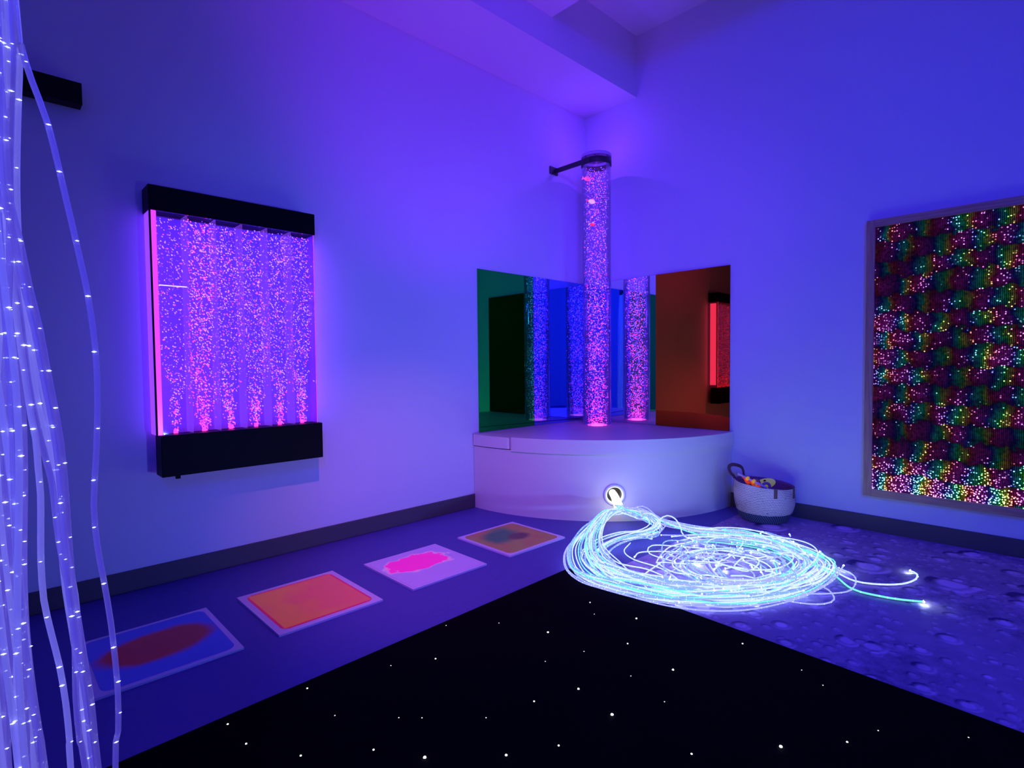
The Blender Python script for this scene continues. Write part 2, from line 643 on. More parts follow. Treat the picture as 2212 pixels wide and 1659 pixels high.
def fish(p, s, rz, cols, label):
    kk = MB()
    rot = Matrix.Rotation(rz, 3, 'Z') @ Matrix.Rotation(0.25, 3, 'Y')
    kk.sphere(p, s, 16, 10, 0, (1.0, 0.45, 0.62), rot)
    kk2 = MB()
    b = Vector(p) + rot @ Vector((-s * 0.9, 0, 0))
    pts = [(0, -0.1), (-0.75, 0.6), (-0.55, 0), (-0.75, -0.6), (0, -0.05)]
    vs = [b + rot @ Vector((x * s, 0.04 * s, z * s)) for x, z in pts] + [b + rot @ Vector((x * s, -0.04 * s, z * s)) for x, z in pts]
    kk2.add(vs, [(0, 1, 2, 3, 4), (9, 8, 7, 6, 5)] + [(i, (i + 1) % 5, 5 + (i + 1) % 5, 5 + i) for i in range(5)])
    f = [(x * s, z * s) for x, z in ((0.35, 0.5), (-0.1, 1.0), (-0.45, 0.45))]
    vs = [Vector(p) + rot @ Vector((x, 0.03 * s, z)) for x, z in f] + [Vector(p) + rot @ Vector((x, -0.03 * s, z)) for x, z in f]
    kk2.add(vs, [(0, 1, 2), (5, 4, 3), (0, 3, 4, 1), (1, 4, 5, 2), (2, 5, 3, 0)])
    t = thing('plastic_fish', label, 'fish', p, 'plastic fish in the bubble tube')
    kk.build('fish_body', cols[0], t)
    kk2.build('fin', cols[1], t)


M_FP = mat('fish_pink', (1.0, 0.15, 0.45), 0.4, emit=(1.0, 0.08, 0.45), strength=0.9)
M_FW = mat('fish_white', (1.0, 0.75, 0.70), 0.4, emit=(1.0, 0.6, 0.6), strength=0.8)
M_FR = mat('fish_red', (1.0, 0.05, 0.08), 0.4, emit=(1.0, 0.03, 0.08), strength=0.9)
fv = Vector((-0.797, -0.604, 0)) * 0.075     # towards the viewer's side of the tube
fs_ = Vector((0.604, -0.797, 0))
fish(Vector((TX, TY, 2.72)) + fv - fs_ * 0.075, 0.030, -0.9, (M_FP, M_FP), 'plain pink plastic fish floating highest in the bubble tube')
fish(Vector((TX, TY, 2.525)) + fv - fs_ * 0.04, 0.030, -0.7, (M_FW, M_FR), 'white plastic fish with red fins, second from top of the bubble tube')
fish(Vector((TX, TY, 2.33)) + fv - fs_ * 0.035, 0.022, -1.1, (M_FR, M_FW), 'smallest red plastic fish, lowest of the fish in the bubble tube')

# ------------------------------------------------------------------ bubble wall panel
panel = thing('bubble_wall_panel', 'black boxed bubble wall with pink lit bubble columns mounted on the left wall', 'bubble panel', (-3.19, 0, 0.58))
M_BLK = mat('black_lacquer', (0.003, 0.002, 0.004), 0.5, spec=0.12)
PX0, PX1 = -3.615, -2.778
box_obj('top_box', (PX0 - 0.004, -0.140, 1.918), (PX1 + 0.006, -0.001, 2.041), M_BLK, panel, 0.003)
box_obj('bottom_box', (PX0 + 0.012, -0.162, 0.585), (PX1 + 0.016, -0.040, 0.794), M_BLK, panel, 0.003)
box_obj('drain_valve', (-3.535, -0.13, 0.565), (-3.515, -0.11, 0.586), M_BLK, panel)
k = MB()
TF, TB = -0.128, -0.026
k.box((PX0 + 0.03, TF - 0.005, 0.795), (PX1 - 0.004, TF, 1.917))
k.build('front_pane', M_ACR, panel)
k = MB()
k.box((PX0 + 0.03, TB, 0.795), (PX1 - 0.004, TB + 0.005, 1.917))
k.build('back_pane', clear_mat('lit_back_pane', (0.80, 0.78, 1.0), 0.2, (0.30, 0.05, 1.0), 0.06), panel)
M_EDGE = mat('edge_lit_acrylic', (0.7, 0.4, 0.8), 0.2, emit=(0.30, 0.05, 1.9), strength=1.0)
M_EDGE2 = mat('edge_lit_pink', (0.8, 0.3, 0.7), 0.2, emit=(0.85, 0.05, 0.90), strength=1.0)
box_obj('side_panel', (PX0, TF + 0.01, 0.795), (PX0 + 0.012, -0.012, 1.917), M_EDGE, panel)
box_obj('side_panel', (PX1 + 0.0005, TF + 0.002, 0.795), (PX1 + 0.0035, -0.012, 1.917), mat('violet_acrylic', (0.55, 0.35, 0.95), 0.3), panel)
box_obj('side_glow_fill', (PX1 + 0.0036, TF + 0.018, 0.83), (PX1 + 0.0055, -0.03, 1.90), emat('side_fill_glow', (0.35, 0.06, 1.6), 4.0), panel)  # hidden glowing strip, added to throw violet onto the wall
box_obj('edge_seam', (PX0 - 0.001, TF - 0.003, 0.795), (PX0 + 0.006, TF + 0.009, 1.917), M_BLK, panel)
box_obj('edge_strip', (PX0 + 0.007, TF - 0.004, 0.795), (PX0 + 0.028, TF + 0.006, 1.917), M_EDGE2, panel)
box_obj('edge_strip', (PX1 - 0.0035, TF - 0.006, 0.795), (PX1 - 0.0015, TF - 0.001, 1.917), M_EDGE2, panel)
CW = (PX1 - 0.004 - (PX0 + 0.03)) / 6
M_DIV = clear_mat('divider_acrylic', (0.85, 0.75, 1.0), 0.4, (0.45, 0.12, 1.0), 0.14)
for i in range(1, 6):
    x = PX0 + 0.03 + CW * i
    box_obj('divider', (x - 0.004, TF + 0.002, 0.796), (x + 0.004, TB - 0.002, 1.916), M_DIV, panel)
M_NOZ = emat('nozzle_led', (1.0, 0.03, 0.45), 3.0)
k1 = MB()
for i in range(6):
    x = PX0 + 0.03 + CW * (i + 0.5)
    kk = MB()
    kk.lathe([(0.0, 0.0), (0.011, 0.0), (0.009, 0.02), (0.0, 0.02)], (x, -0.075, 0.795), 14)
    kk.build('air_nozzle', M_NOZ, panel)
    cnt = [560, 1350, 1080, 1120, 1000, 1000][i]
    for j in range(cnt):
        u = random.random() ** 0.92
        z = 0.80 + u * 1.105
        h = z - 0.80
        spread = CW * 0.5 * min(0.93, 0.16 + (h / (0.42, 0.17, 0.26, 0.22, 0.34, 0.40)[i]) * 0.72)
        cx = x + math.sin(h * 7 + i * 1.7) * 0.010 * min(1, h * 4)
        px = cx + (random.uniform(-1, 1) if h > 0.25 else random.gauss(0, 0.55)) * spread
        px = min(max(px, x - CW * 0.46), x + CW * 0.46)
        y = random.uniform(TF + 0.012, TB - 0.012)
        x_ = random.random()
        pink = 0.75 * math.exp(-h / 0.16) + (0.34 if i == 1 else 0.07)  # pinker near the nozzles, LED falloff put into the colour mix
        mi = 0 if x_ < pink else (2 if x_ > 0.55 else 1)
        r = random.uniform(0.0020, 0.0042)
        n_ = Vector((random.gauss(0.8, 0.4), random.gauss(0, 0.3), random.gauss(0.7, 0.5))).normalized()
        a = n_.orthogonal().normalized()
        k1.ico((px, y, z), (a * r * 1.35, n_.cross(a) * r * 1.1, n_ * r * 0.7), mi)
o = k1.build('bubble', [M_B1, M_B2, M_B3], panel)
o['kind'] = 'stuff'
box_obj('bright_line', (PX0 + 0.034, TF + 0.003, 1.548), (PX0 + 0.03 + CW - 0.006, TF + 0.008, 1.553), emat('bright_line_glow', (0.85, 0.7, 1.0), 1.2), panel)  # thin emissive bar drawn as a bright line in the first column

# ------------------------------------------------------------------ black bar on the left wall
bar = thing('wall_bar', 'black rectangular bar mounted high on the left wall behind the glass fibres', 'wall bar', (-4.3, -0.05, 2.42))
box_obj('bar_body', (-4.75, -0.085, 2.362), (-3.857, -0.012, 2.462), M_BLK, bar, 0.003)
box_obj('bar_mount', (-4.70, -0.012, 2.375), (-3.90, -0.001, 2.448), M_BLK, bar)

# ------------------------------------------------------------------ liquid floor tiles


def tile(corners, label, gel, inset):
    cx = sum(p[0] for p in corners) / 4
    cy_ = sum(p[1] for p in corners) / 4
    t = thing('liquid_floor_tile', label, 'floor tile', (cx, cy_, 0), 'liquid floor tiles along the left wall')

    def ins(d, n=6):
        # rounded inset outline
        w = (corners[1][0] - corners[0][0]) / 2 - d
        h = (corners[0][1] - corners[3][1]) / 2 - d
        r = 0.035
        out = []
        for sx, sy, a0 in ((1, 1, 0), (-1, 1, 90), (-1, -1, 180), (1, -1, 270)):
            for i in range(n + 1):
                a = math.radians(a0 + 90 * i / n)
                out.append((cx + sx * (w - r) + r * math.cos(a), cy_ + sy * (h - r) + r * math.sin(a)))
        return out
    kk = MB()
    kk.prism([tuple(c) for c in corners], 0.0, 0.010)
    kk.build('tile_border', mat('tile_white', (0.86, 0.74, 0.80), 0.35, spec=0.4), t, 0.002)
    kk = MB()
    rim = ins(inset)
    kk.prism(rim, 0.0102, 0.0115)
    o = kk.build('gel_sheet', gel, t)
    return t


def tile_mat(name, build):
    m, nt, bs, out = nodes_of(name)
    g = G(nt)
    bs.inputs['Roughness'].default_value = 0.22
    bs.inputs['Specular IOR Level'].default_value = 0.35
    build(g, bs, g.obj())
    return m


T1c = (-3.757, -0.768)
T2c = (-3.129, -0.763)
T3c = (-2.464, -0.782)
T4c = (-1.788, -0.784)


def blob(g, co, c, ax, lo, hi, nscale=6.0, namp=0.35, seed=0.0):
    """1 inside an uneven puddle centred at c with half sizes ax"""
    s = g.sep(co)
    nx = g.noise(co, nscale, 4, 0.55)
    u = g.m('DIVIDE', g.m('SUBTRACT', s[0], c[0]), ax[0])
    v = g.m('DIVIDE', g.m('SUBTRACT', s[1], c[1]), ax[1])
    v = g.m('SUBTRACT', v, g.m('MULTIPLY', u, seed))
    d = g.m('SQRT', g.m('ADD', g.m('MULTIPLY', u, u), g.m('MULTIPLY', v, v)))
    d = g.m('ADD', d, g.m('MULTIPLY', g.m('SUBTRACT', nx, 0.5), namp * 2))
    return g.ss(d, lo, hi, 1.0, 0.0)


def t1(g, bs, co):
    f = blob(g, co, (T1c[0] + 0.0, T1c[1] + 0.01), (0.225, 0.155), 0.72, 1.05, 5, 0.25, 0.15)
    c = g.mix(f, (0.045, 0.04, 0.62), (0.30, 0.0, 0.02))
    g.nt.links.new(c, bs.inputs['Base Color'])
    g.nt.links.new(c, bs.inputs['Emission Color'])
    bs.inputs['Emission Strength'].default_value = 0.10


def t2(g, bs, co):
    s = g.sep(co)
    nx = g.noise(co, 3.2, 3)
    c = g.mix(g.ss(nx, 0.35, 0.65), (1.0, 0.20, 0.035), (1.0, 0.11, 0.08))
    ex = g.m('ABSOLUTE', g.m('SUBTRACT', s[0], T2c[0]))
    ey = g.m('ABSOLUTE', g.m('SUBTRACT', s[1], T2c[1]))
    e = g.m('MAXIMUM', g.m('SUBTRACT', ex, 0.2175), g.m('SUBTRACT', ey, 0.2345))
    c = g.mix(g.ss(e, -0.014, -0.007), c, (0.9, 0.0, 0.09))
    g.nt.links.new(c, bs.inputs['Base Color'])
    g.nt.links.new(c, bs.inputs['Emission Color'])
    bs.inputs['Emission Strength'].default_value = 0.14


def t3(g, bs, co):
    f = blob(g, co, (T3c[0] - 0.01, T3c[1] + 0.05), (0.215, 0.15), 0.78, 0.95, 8, 0.6, 0.0)
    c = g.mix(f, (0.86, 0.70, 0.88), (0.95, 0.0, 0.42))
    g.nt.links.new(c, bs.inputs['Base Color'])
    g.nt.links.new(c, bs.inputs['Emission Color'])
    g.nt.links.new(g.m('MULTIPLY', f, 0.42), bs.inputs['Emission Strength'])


def t4(g, bs, co):
    n1 = g.noise(co, 5.0, 5, 0.6)
    f = blob(g, co, (T4c[0] - 0.03, T4c[1] + 0.07), (0.16, 0.13), 0.5, 1.2, 6, 0.4, 0.3)
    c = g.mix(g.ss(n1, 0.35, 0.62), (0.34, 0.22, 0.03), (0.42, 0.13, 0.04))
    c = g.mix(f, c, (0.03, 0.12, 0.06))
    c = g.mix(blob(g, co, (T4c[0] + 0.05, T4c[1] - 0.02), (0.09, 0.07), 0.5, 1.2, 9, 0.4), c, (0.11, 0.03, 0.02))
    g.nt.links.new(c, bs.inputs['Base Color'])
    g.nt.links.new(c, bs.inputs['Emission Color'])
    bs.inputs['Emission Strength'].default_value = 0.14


S = 1.14


def rect(c, hx, hy):
    return [(c[0] - hx, c[1] + hy), (c[0] + hx, c[1] + hy), (c[0] + hx, c[1] - hy), (c[0] - hx, c[1] - hy)]


tile(rect(T1c, 0.242, 0.257), 'dark red and blue liquid floor tile, nearest and farthest left of the row', tile_mat('gel_red_blue', t1), 0.022)
tile(rect(T2c, 0.2475, 0.2645), 'orange liquid floor tile with crimson rim, second from the left', tile_mat('gel_orange', t2), 0.030)
tile(rect(T3c, 0.2485, 0.247), 'lilac liquid floor tile with a magenta puddle, third from the left', tile_mat('gel_magenta', t3), 0.012)
tile(rect(T4c, 0.2485, 0.247), 'olive green and brown liquid floor tile closest to the bench', tile_mat('gel_olive', t4), 0.026)

# ------------------------------------------------------------------ star carpet
cp = [(-1.956, -1.409), (-6.4, -1.516), (-6.4, -5.9), (-2.118, -5.9)]
star = thing('star_carpet', 'black fibre optic carpet with tiny white star lights on the floor', 'carpet', (-3.5, -3.5, 0))
k = MB()
k.prism(cp, 0.0, 0.014)
k.build('pile', mat('black_pile', (0.0035, 0.002, 0.004), 0.95, spec=0.02, bump=0.3, bscale=500), star, 0.004)
STARS = [(-2.204, -2.007, 3), (-2.57, -1.815, 3), (-2.218, -1.762, 2), (-2.415, -2.104, 2), (-2.093, -2.428, 2), (-3.027, -1.65, 2), (-2.457, -2.329, 3),
         (-2.794, -2.16, 3), (-2.827, -2.324, 4), (-2.953, -2.1, 2), (-2.649, -2.407, 1), (-2.6, -2.243, 1), (-2.745, -1.96, 1), (-3.174, -1.571, 1),
         (-3.459, -1.49, 2), (-3.46, -1.699, 1), (-3.268, -1.907, 1), (-3.72, -1.50, 2), (-3.71, -1.636, 2), (-3.615, -1.801, 2), (-3.365, -2.06, 4),
         (-3.193, -2.218, 3), (-2.812, -2.59, 2), (-2.6, -2.758, 4), (-2.442, -2.888, 2), (-2.319, -2.939, 1), (-2.179, -2.745, 1),
         (-2.166, -3.135, 1), (-2.834, -1.463, 1), (-3.056, -2.298, 2), (-3.453, -1.928, 2), (-3.123, -2.051, 1), (-3.32, -1.854, 1),
         (-2.659, -1.609, 1), (-2.585, -2.018, 1), (-2.30, -1.85, 1), (-2.13, -2.66, 1)]
M_STAR = [emat('star_dim', (0.9, 0.85, 0.9), 1.2), emat('star_mid', (0.85, 1.0, 0.9), 5), emat('star_bright', (0.9, 1.0, 0.95), 14), emat('star_white', (1, 1, 1), 30)]
for x, y, s in STARS:
    kk = MB()
    r = (0.0022, 0.0028, 0.0034, 0.0042)[s - 1]
    kk.sphere((x, y, 0.0142), r, 8, 6, 0, (1, 1, 0.8))
    kk.build('star_light', M_STAR[s - 1], star)

# ------------------------------------------------------------------ moon mat
m, nt, bs, out = nodes_of('moon_print')
g = G(nt)
co = g.obj()
warp = g.noise(co, 2.5, 4, 0.6, 1)
vm = nt.nodes.new('ShaderNodeVectorMath')
vm.operation = 'MULTIPLY_ADD'
nt.links.new(warp, vm.inputs[0])
vm.inputs[1].default_value = (0.05, 0.05, 0)
nt.links.new(co, vm.inputs[2])
cv = vm.outputs[0]


def craters(scale, rad, amp, off):
    va = nt.nodes.new('ShaderNodeVectorMath')
    va.operation = 'ADD'
    nt.links.new(cv, va.inputs[0])
    va.inputs[1].default_value = off
    vo = g.voro(va.outputs[0], scale)
    rnd = g.sep(vo['Color'])
    size = g.m('MULTIPLY_ADD', rnd[0], rad, rad * 0.35)
    d = g.m('DIVIDE', vo['Distance'], size)
    sub = nt.nodes.new('ShaderNodeVectorMath')
    sub.operation = 'SUBTRACT'
    sc = nt.nodes.new('ShaderNodeVectorMath')
    sc.operation = 'SCALE'
    nt.links.new(va.outputs[0], sc.inputs[0])
    sc.inputs['Scale'].default_value = 1.0
    nt.links.new(sc.outputs[0], sub.inputs[0])
    nt.links.new(vo['Position'], sub.inputs[1])
    s = g.sep(sub.outputs[0])
    side = g.m('MULTIPLY', g.m('ADD', s[0], s[1]), scale * 2.4 / rad * 0.2)
    ringm = g.m('MULTIPLY', g.ss(d, 0.55, 0.95), g.ss(d, 1.0, 1.25, 1, 0))
    keep = g.ss(rnd[1], 0.30, 0.34)
    disk = g.ss(d, 0.45, 0.75, 1, 0)
    rim = g.m('MULTIPLY', ringm, g.m('MULTIPLY', side, -1.0))
    tot = g.m('ADD', rim, g.m('MULTIPLY', disk, 0.75))
    return g.m('MULTIPLY', g.m('MULTIPLY', tot, keep), amp)


c1 = craters(2.6, 0.20, 0.9, (0.3, 0.1, 0))
c2 = craters(6.5, 0.24, 0.6, (1.7, 0.9, 0))
c3 = craters(16.0, 0.28, 0.35, (2.7, 3.9, 0))
n1 = g.noise(co, 1.6, 6, 0.65)
n2 = g.noise(cv, 14.0, 8, 0.75)
zone = g.ss(g.noise(co, 1.1, 2), 0.45, 0.62)
n3 = g.m('MULTIPLY', g.m('SUBTRACT', n2, 0.5), g.m('MULTIPLY_ADD', zone, 1.3, 0.35))
v = g.m('ADD', g.m('ADD', c1, c2), g.m('ADD', c3, n3))
v = g.m('ADD', v, g.m('MULTIPLY', g.m('SUBTRACT', n1, 0.5), 1.0))
v = g.m('ADD', g.m('MULTIPLY', v, 0.85), 0.38, clamp=True)
colr = g.mix(v, (0.06, 0.03, 0.18), (0.90, 0.62, 0.95))
nt.links.new(colr, bs.inputs['Base Color'])
bs.inputs['Roughness'].default_value = 0.7
bs.inputs['Specular IOR Level'].default_value = 0.2
M_MOON = m
k = MB()
k.prism([(-1.953, -1.58), (-0.018, -1.60), (-0.018, -5.9), (-2.105, -5.9)], 0.0, 0.005)
tag(k.build('moon_mat', M_MOON), 'purple floor mat printed with moon craters beside the right wall', 'mat')

# ------------------------------------------------------------------ sparkle panel
spk = thing('sparkle_panel', 'oak framed panel of rainbow sparkling dots on the right wall', 'light panel', (0, -2.98, 0.22))  # film panel; its glints and rainbow sheen are painted as emission
FY0, FY1, FZ0, FZ1 = -3.62, -2.350, 0.243, 2.046
FWD = 0.048
m, nt, bs, out = nodes_of('oak')
g = G(nt)
co = g.obj()
mp = nt.nodes.new('ShaderNodeMapping')
nt.links.new(co, mp.inputs[0])
M_OAKS = {}


def oak(axis):
    m, nt, bs, out = nodes_of('oak_' + axis)
    g = G(nt)
    co = g.obj()
    mp = nt.nodes.new('ShaderNodeMapping')
    nt.links.new(co, mp.inputs[0])
    mp.inputs['Scale'].default_value = (90, 90, 4) if axis == 'z' else (90, 4, 90)
    n = g.noise(mp.outputs[0], 1.0, 5, 0.6)
    c = g.mix(g.ss(n, 0.3, 0.7), (0.46, 0.25, 0.13), (0.66, 0.40, 0.22))
    nt.links.new(c, bs.inputs['Base Color'])
    bs.inputs['Roughness'].default_value = 0.5
    return m


OV, OH = oak('z'), oak('y')
box_obj('frame_rail', (-0.045, FY1 - FWD, FZ0), (-0.001, FY1, FZ1), OV, spk, 0.002)
box_obj('frame_rail', (-0.045, FY0, FZ0), (-0.001, FY0 + FWD, FZ1), OV, spk, 0.002)
box_obj('frame_rail', (-0.045, FY0 + FWD, FZ1 - FWD), (-0.001, FY1 - FWD, FZ1), OH, spk, 0.002)
box_obj('frame_rail', (-0.045, FY0 + FWD, FZ0), (-0.001, FY1 - FWD, FZ0 + FWD), OH, spk, 0.002)

m, nt, bs, out = nodes_of('sparkle_sheet')
g = G(nt)
co = g.obj()
s = g.sep(co)
u = g.m('MULTIPLY', s[1], -1.0)
v = s[2]
uv = g.xyz(u, v)
wob = g.m('MULTIPLY', g.m('SUBTRACT', g.noise(uv, 11.0, 3), 0.5), 0.10)
au = g.m('MULTIPLY', g.m('ADD', u, wob), 2 * math.pi / 0.19)
av = g.m('COSINE', g.m('MULTIPLY', g.m('ADD', v, g.m('MULTIPLY', wob, 1.5)), 2 * math.pi / 0.23))
rel = g.m('DIVIDE', g.m('ARCTAN2', g.m('MULTIPLY', g.m('SINE', au), av), g.m('MULTIPLY', g.m('COSINE', au), av)), 2 * math.pi)
env = g.m('ABSOLUTE', av)
lu = g.m('DIVIDE', g.m('SUBTRACT', u, 2.36), 0.36)
lv = g.m('DIVIDE', g.m('SUBTRACT', v, 1.20), 0.42)
ld = g.m('SQRT', g.m('ADD', g.m('MULTIPLY', lu, lu), g.m('MULTIPLY', lv, lv)))
lbias = g.ss(g.m('SUBTRACT', u, 2.40), 0.0, 0.5, 0.62, 1.0)
rel = g.m('MULTIPLY', rel, g.m('MULTIPLY_ADD', g.m('ABSOLUTE', rel), 1.1, 0.45))
hue = g.m('FRACT', g.m('SUBTRACT', 1.80, g.m('MULTIPLY', rel, lbias)))
vo = g.voro(uv, 78.0)
rc = g.sep(vo['Color'])
dot = g.ss(vo['Distance'], 0.20, 0.36, 1, 0)  # sparkle glints painted as emissive dots
low = g.ss(g.m('ADD', v, g.m('MULTIPLY', wob, 3.0)), 0.30, 0.60, 0.75, 0.0)  # denser dots low down, imitating the fibre glow reflected there
lm = g.ss(ld, 0.2, 1.15, 0.42, 0.0)
mm = g.ss(g.noise(uv, 5.5, 3, 0.6), 0.44, 0.68, 0.02, 0.34)
r2 = g.m('MULTIPLY', g.ss(g.m('ADD', u, g.m('MULTIPLY', wob, 2)), 2.65, 3.1, 0.0, 0.18), g.ss(v, 0.7, 1.3))
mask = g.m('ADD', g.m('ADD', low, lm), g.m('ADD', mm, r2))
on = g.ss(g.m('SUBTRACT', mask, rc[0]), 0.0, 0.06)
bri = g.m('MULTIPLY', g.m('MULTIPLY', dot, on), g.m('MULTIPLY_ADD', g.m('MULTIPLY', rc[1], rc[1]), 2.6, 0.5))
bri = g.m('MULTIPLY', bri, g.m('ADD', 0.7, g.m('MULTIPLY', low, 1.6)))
hs = nt.nodes.new('ShaderNodeCombineColor')
hs.mode = 'HSV'
nt.links.new(g.m('FRACT', g.m('ADD', hue, g.m('MULTIPLY', g.m('SUBTRACT', rc[2], 0.5), 0.10))), hs.inputs[0])
hs.inputs[1].default_value = 0.72
hs.inputs[2].default_value = 1.0
hb = nt.nodes.new('ShaderNodeCombineColor')
hb.mode = 'HSV'
nt.links.new(hue, hb.inputs[0])
hb.inputs[1].default_value = 0.95
hb.inputs[2].default_value = 1.0
stripe = g.m('MULTIPLY_ADD', g.m('SINE', g.m('MULTIPLY', u, 2 * math.pi / 0.0085)), 0.45, 0.55)
base_e = g.m('MULTIPLY', g.m('MULTIPLY', g.m('MULTIPLY', g.m('MULTIPLY_ADD', mask, 0.16, 0.045), g.m('MULTIPLY_ADD', env, 0.55, 0.45)), stripe), g.ss(g.noise(uv, 60.0, 2), 0.25, 0.75, 0.3, 1.4))  # film's rainbow sheen painted as weak emission
e1 = nt.nodes.new('ShaderNodeEmission')
nt.links.new(hs.outputs[0], e1.inputs[0])
nt.links.new(bri, e1.inputs[1])
e2 = nt.nodes.new('ShaderNodeEmission')
nt.links.new(hb.outputs[0], e2.inputs[0])
nt.links.new(base_e, e2.inputs[1])
bs.inputs['Base Color'].default_value = (0.004, 0.004, 0.006, 1)
bs.inputs['Roughness'].default_value = 0.5
bs.inputs['Specular IOR Level'].default_value = 0.05
ad = nt.nodes.new('ShaderNodeAddShader')
nt.links.new(e1.outputs[0], ad.inputs[0])
nt.links.new(e2.outputs[0], ad.inputs[1])
ad2 = nt.nodes.new('ShaderNodeAddShader')
nt.links.new(ad.outputs[0], ad2.inputs[0])
nt.links.new(bs.outputs[0], ad2.inputs[1])
nt.links.new(ad2.outputs[0], out.inputs[0])
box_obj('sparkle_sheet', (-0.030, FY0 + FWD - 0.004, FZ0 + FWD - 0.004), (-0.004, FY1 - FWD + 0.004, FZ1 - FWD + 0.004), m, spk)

# ------------------------------------------------------------------ fibre optic strands
M_ST = [emat('fibre_white', (0.66, 0.86, 2.4), 1.05), emat('fibre_blue', (0.26, 0.46, 1.7), 1.05), emat('fibre_mint', (0.20, 1.0, 0.85), 1.0), emat('fibre_lilac', (0.42, 0.48, 2.2), 1.0)]
M_BEAD = emat('fibre_glint', (0.85, 1.0, 1.0), 3.0)
M_TIP = emat('fibre_tip', (0.62, 1.0, 0.92), 260.0)

tail = thing('fibre_optic_tail', 'coiled bundle of glowing white light fibres spilling from the bench hole onto the floor', 'fibre optic lights', (-1.1, -1.6, 0))
SL0 = Vector((-0.955, -0.985, 0.192))
SL1 = Vector((-1.125, -1.165, 0.142))
k = MB()
sp = spline([SL0, (-1.03, -1.062, 0.183), SL1], 0.02)
k.tube(sp, [0.025 + 0.007 * i / (len(sp) - 1) for i in range(len(sp))], 20)
k.build('sleeve', mat('glowing_sleeve', (0.9, 0.92, 0.9), 0.4, emit=(0.92, 1.0, 0.97), strength=4.0), tail)


def strand(pts, parent, mats, r=0.0034, seg=6, bead=0.05, beadr=1.35, tip=True, name='fibre_strand', zmin=0.018, step=0.03, beads=True):
    p = spline(pts, step)
    for q in p:
        if q.z < zmin:
            q.z = zmin
    kk = MB()
    kk.tube(p, r, seg, 0)
    if beads:
        acc = random.random() * bead
        for i in range(1, len(p)):
            L = (p[i] - p[i - 1]).length
            acc += L
            if acc > bead:
                acc -= bead * random.uniform(0.75, 1.25)
                rr = r * beadr
                kk.octa(p[i], (rr, rr, rr * 0.8), 1)
    if tip:
        kk.octa(p[-1], (r * 1.25,) * 3, 2)
    return kk.build(name, mats, parent)


def fam(path, n, amp, scale=(1.0, 1.0), ctr=None, z0=0.018, zr=0.05, cut=(1.0, 1.0), start=None, wild=0.3, mats=None, zs=None):
    for _ in range(n):
        s = random.uniform(*scale)
        off = Vector((random.gauss(0, 1), random.gauss(0, 1), 0)) * amp
        f1, f2 = random.uniform(0.5, 1.4), random.uniform(0.5, 1.4)
        p1, p2 = random.random() * 6.28, random.random() * 6.28
        zz = random.random() * zr
        m_ = max(4, int(len(path) * random.uniform(*cut)))
        pts = []
        if start:
            j = Vector((random.uniform(-0.024, 0.024), random.uniform(-0.024, 0.024), random.uniform(-0.022, 0.028)))
            pts = [Vector(start[0]) + j * 0.6, Vector(start[1]) + j]
        for i in range(m_):
            q = path[i]
            z = (zs[i] if zs and i < len(zs) else 0.0)
            w = min(1.0, (i + 1) / 4.0) if start else 1.0
            v = Vector((q[0], q[1], 0))
            if ctr:
                c = Vector((ctr[0], ctr[1], 0))
                v = c + (v - c) * (1 + (s - 1) * w)
            v = v + off * w + Vector((math.sin(i * f1 + p1), math.cos(i * f2 + p2), 0)) * amp * wild * w
            v.z = z * random.uniform(0.62, 1.05) + z0 + zz * (0.5 + 0.5 * math.sin(i * f2 + p1)) * (1 - 0.5 * (z > 0))
            # keep clear of the bench front
            rr = math.hypot(v.x, v.y)
            if rr < R + 0.09 and i > 0:
                v.x *= (R + 0.10) / rr
                v.y *= (R + 0.10) / rr
            pts.append(v)
        mm_ = mats or random.choices([0, 1, 2, 3], [0.40, 0.28, 0.12, 0.20])[0]
        strand(pts, tail, [M_ST[mm_], M_BEAD, M_TIP])


CTR = (-1.25, -1.85)
START = ((-1.10, -1.14, 0.148), (-1.155, -1.19, 0.140))
A = [(-1.33, -1.175), (-1.57, -1.22), (-1.80, -1.33), (-1.93, -1.46), (-1.995, -1.60), (-2.00, -1.74), (-1.975, -1.92), (-1.915, -2.06), (-1.815, -2.19), (-1.674, -2.30), (-1.455, -2.39), (-1.20, -2.43), (-0.95, -2.41), (-0.775, -2.29), (-0.71, -2.092), (-0.77, -1.85), (-0.90, -1.62), (-1.12, -1.50), (-1.40, -1.45)]
AZ = [0.135, 0.09, 0.05, 0.02, 0, 0, 0]
fam(A, 30, 0.035, (0.72, 1.0), CTR, cut=(0.50, 1.0), start=START, zs=AZ)
fam(A, 10, 0.012, (1.03, 1.09), CTR, cut=(0.45, 0.8), start=START, zs=AZ, wild=0.2)
B = [(-1.14, -1.30), (-1.12, -1.40), (-1.19, -1.50), (-1.28, -1.48), (-1.37, -1.40), (-1.53, -1.35), (-1.72, -1.38), (-1.85, -1.50), (-1.90, -1.68), (-1.84, -1.90), (-1.74, -2.07), (-1.50, -2.22), (-1.255, -2.30), (-1.03, -2.20), (-1.0, -1.96), (-1.169, -1.78)]
BZ = [0.135, 0.115, 0.09, 0.07, 0.05, 0.03, 0.01]
fam(B, 16, 0.030, (0.85, 1.03), CTR, cut=(0.6, 1.0), start=START, zs=BZ)
Cc = [(-1.08, -1.32), (-1.02, -1.42), (-0.90, -1.54), (-0.79, -1.64), (-0.712, -1.76), (-0.66, -1.93), (-0.70, -2.14), (-0.83, -2.33), (-0.98, -2.42), (-1.238, -2.42), (-1.47, -2.32), (-1.64, -2.18), (-1.67, -2.0), (-1.54, -1.83), (-1.22, -1.79), (-1.0, -1.94), (-0.967, -2.18), (-1.12, -2.28)]
CZ = [0.13, 0.08, 0.03, 0.01]
fam(Cc, 12, 0.030, (0.80, 1.0), CTR, cut=(0.5, 1.0), start=START, zs=CZ)
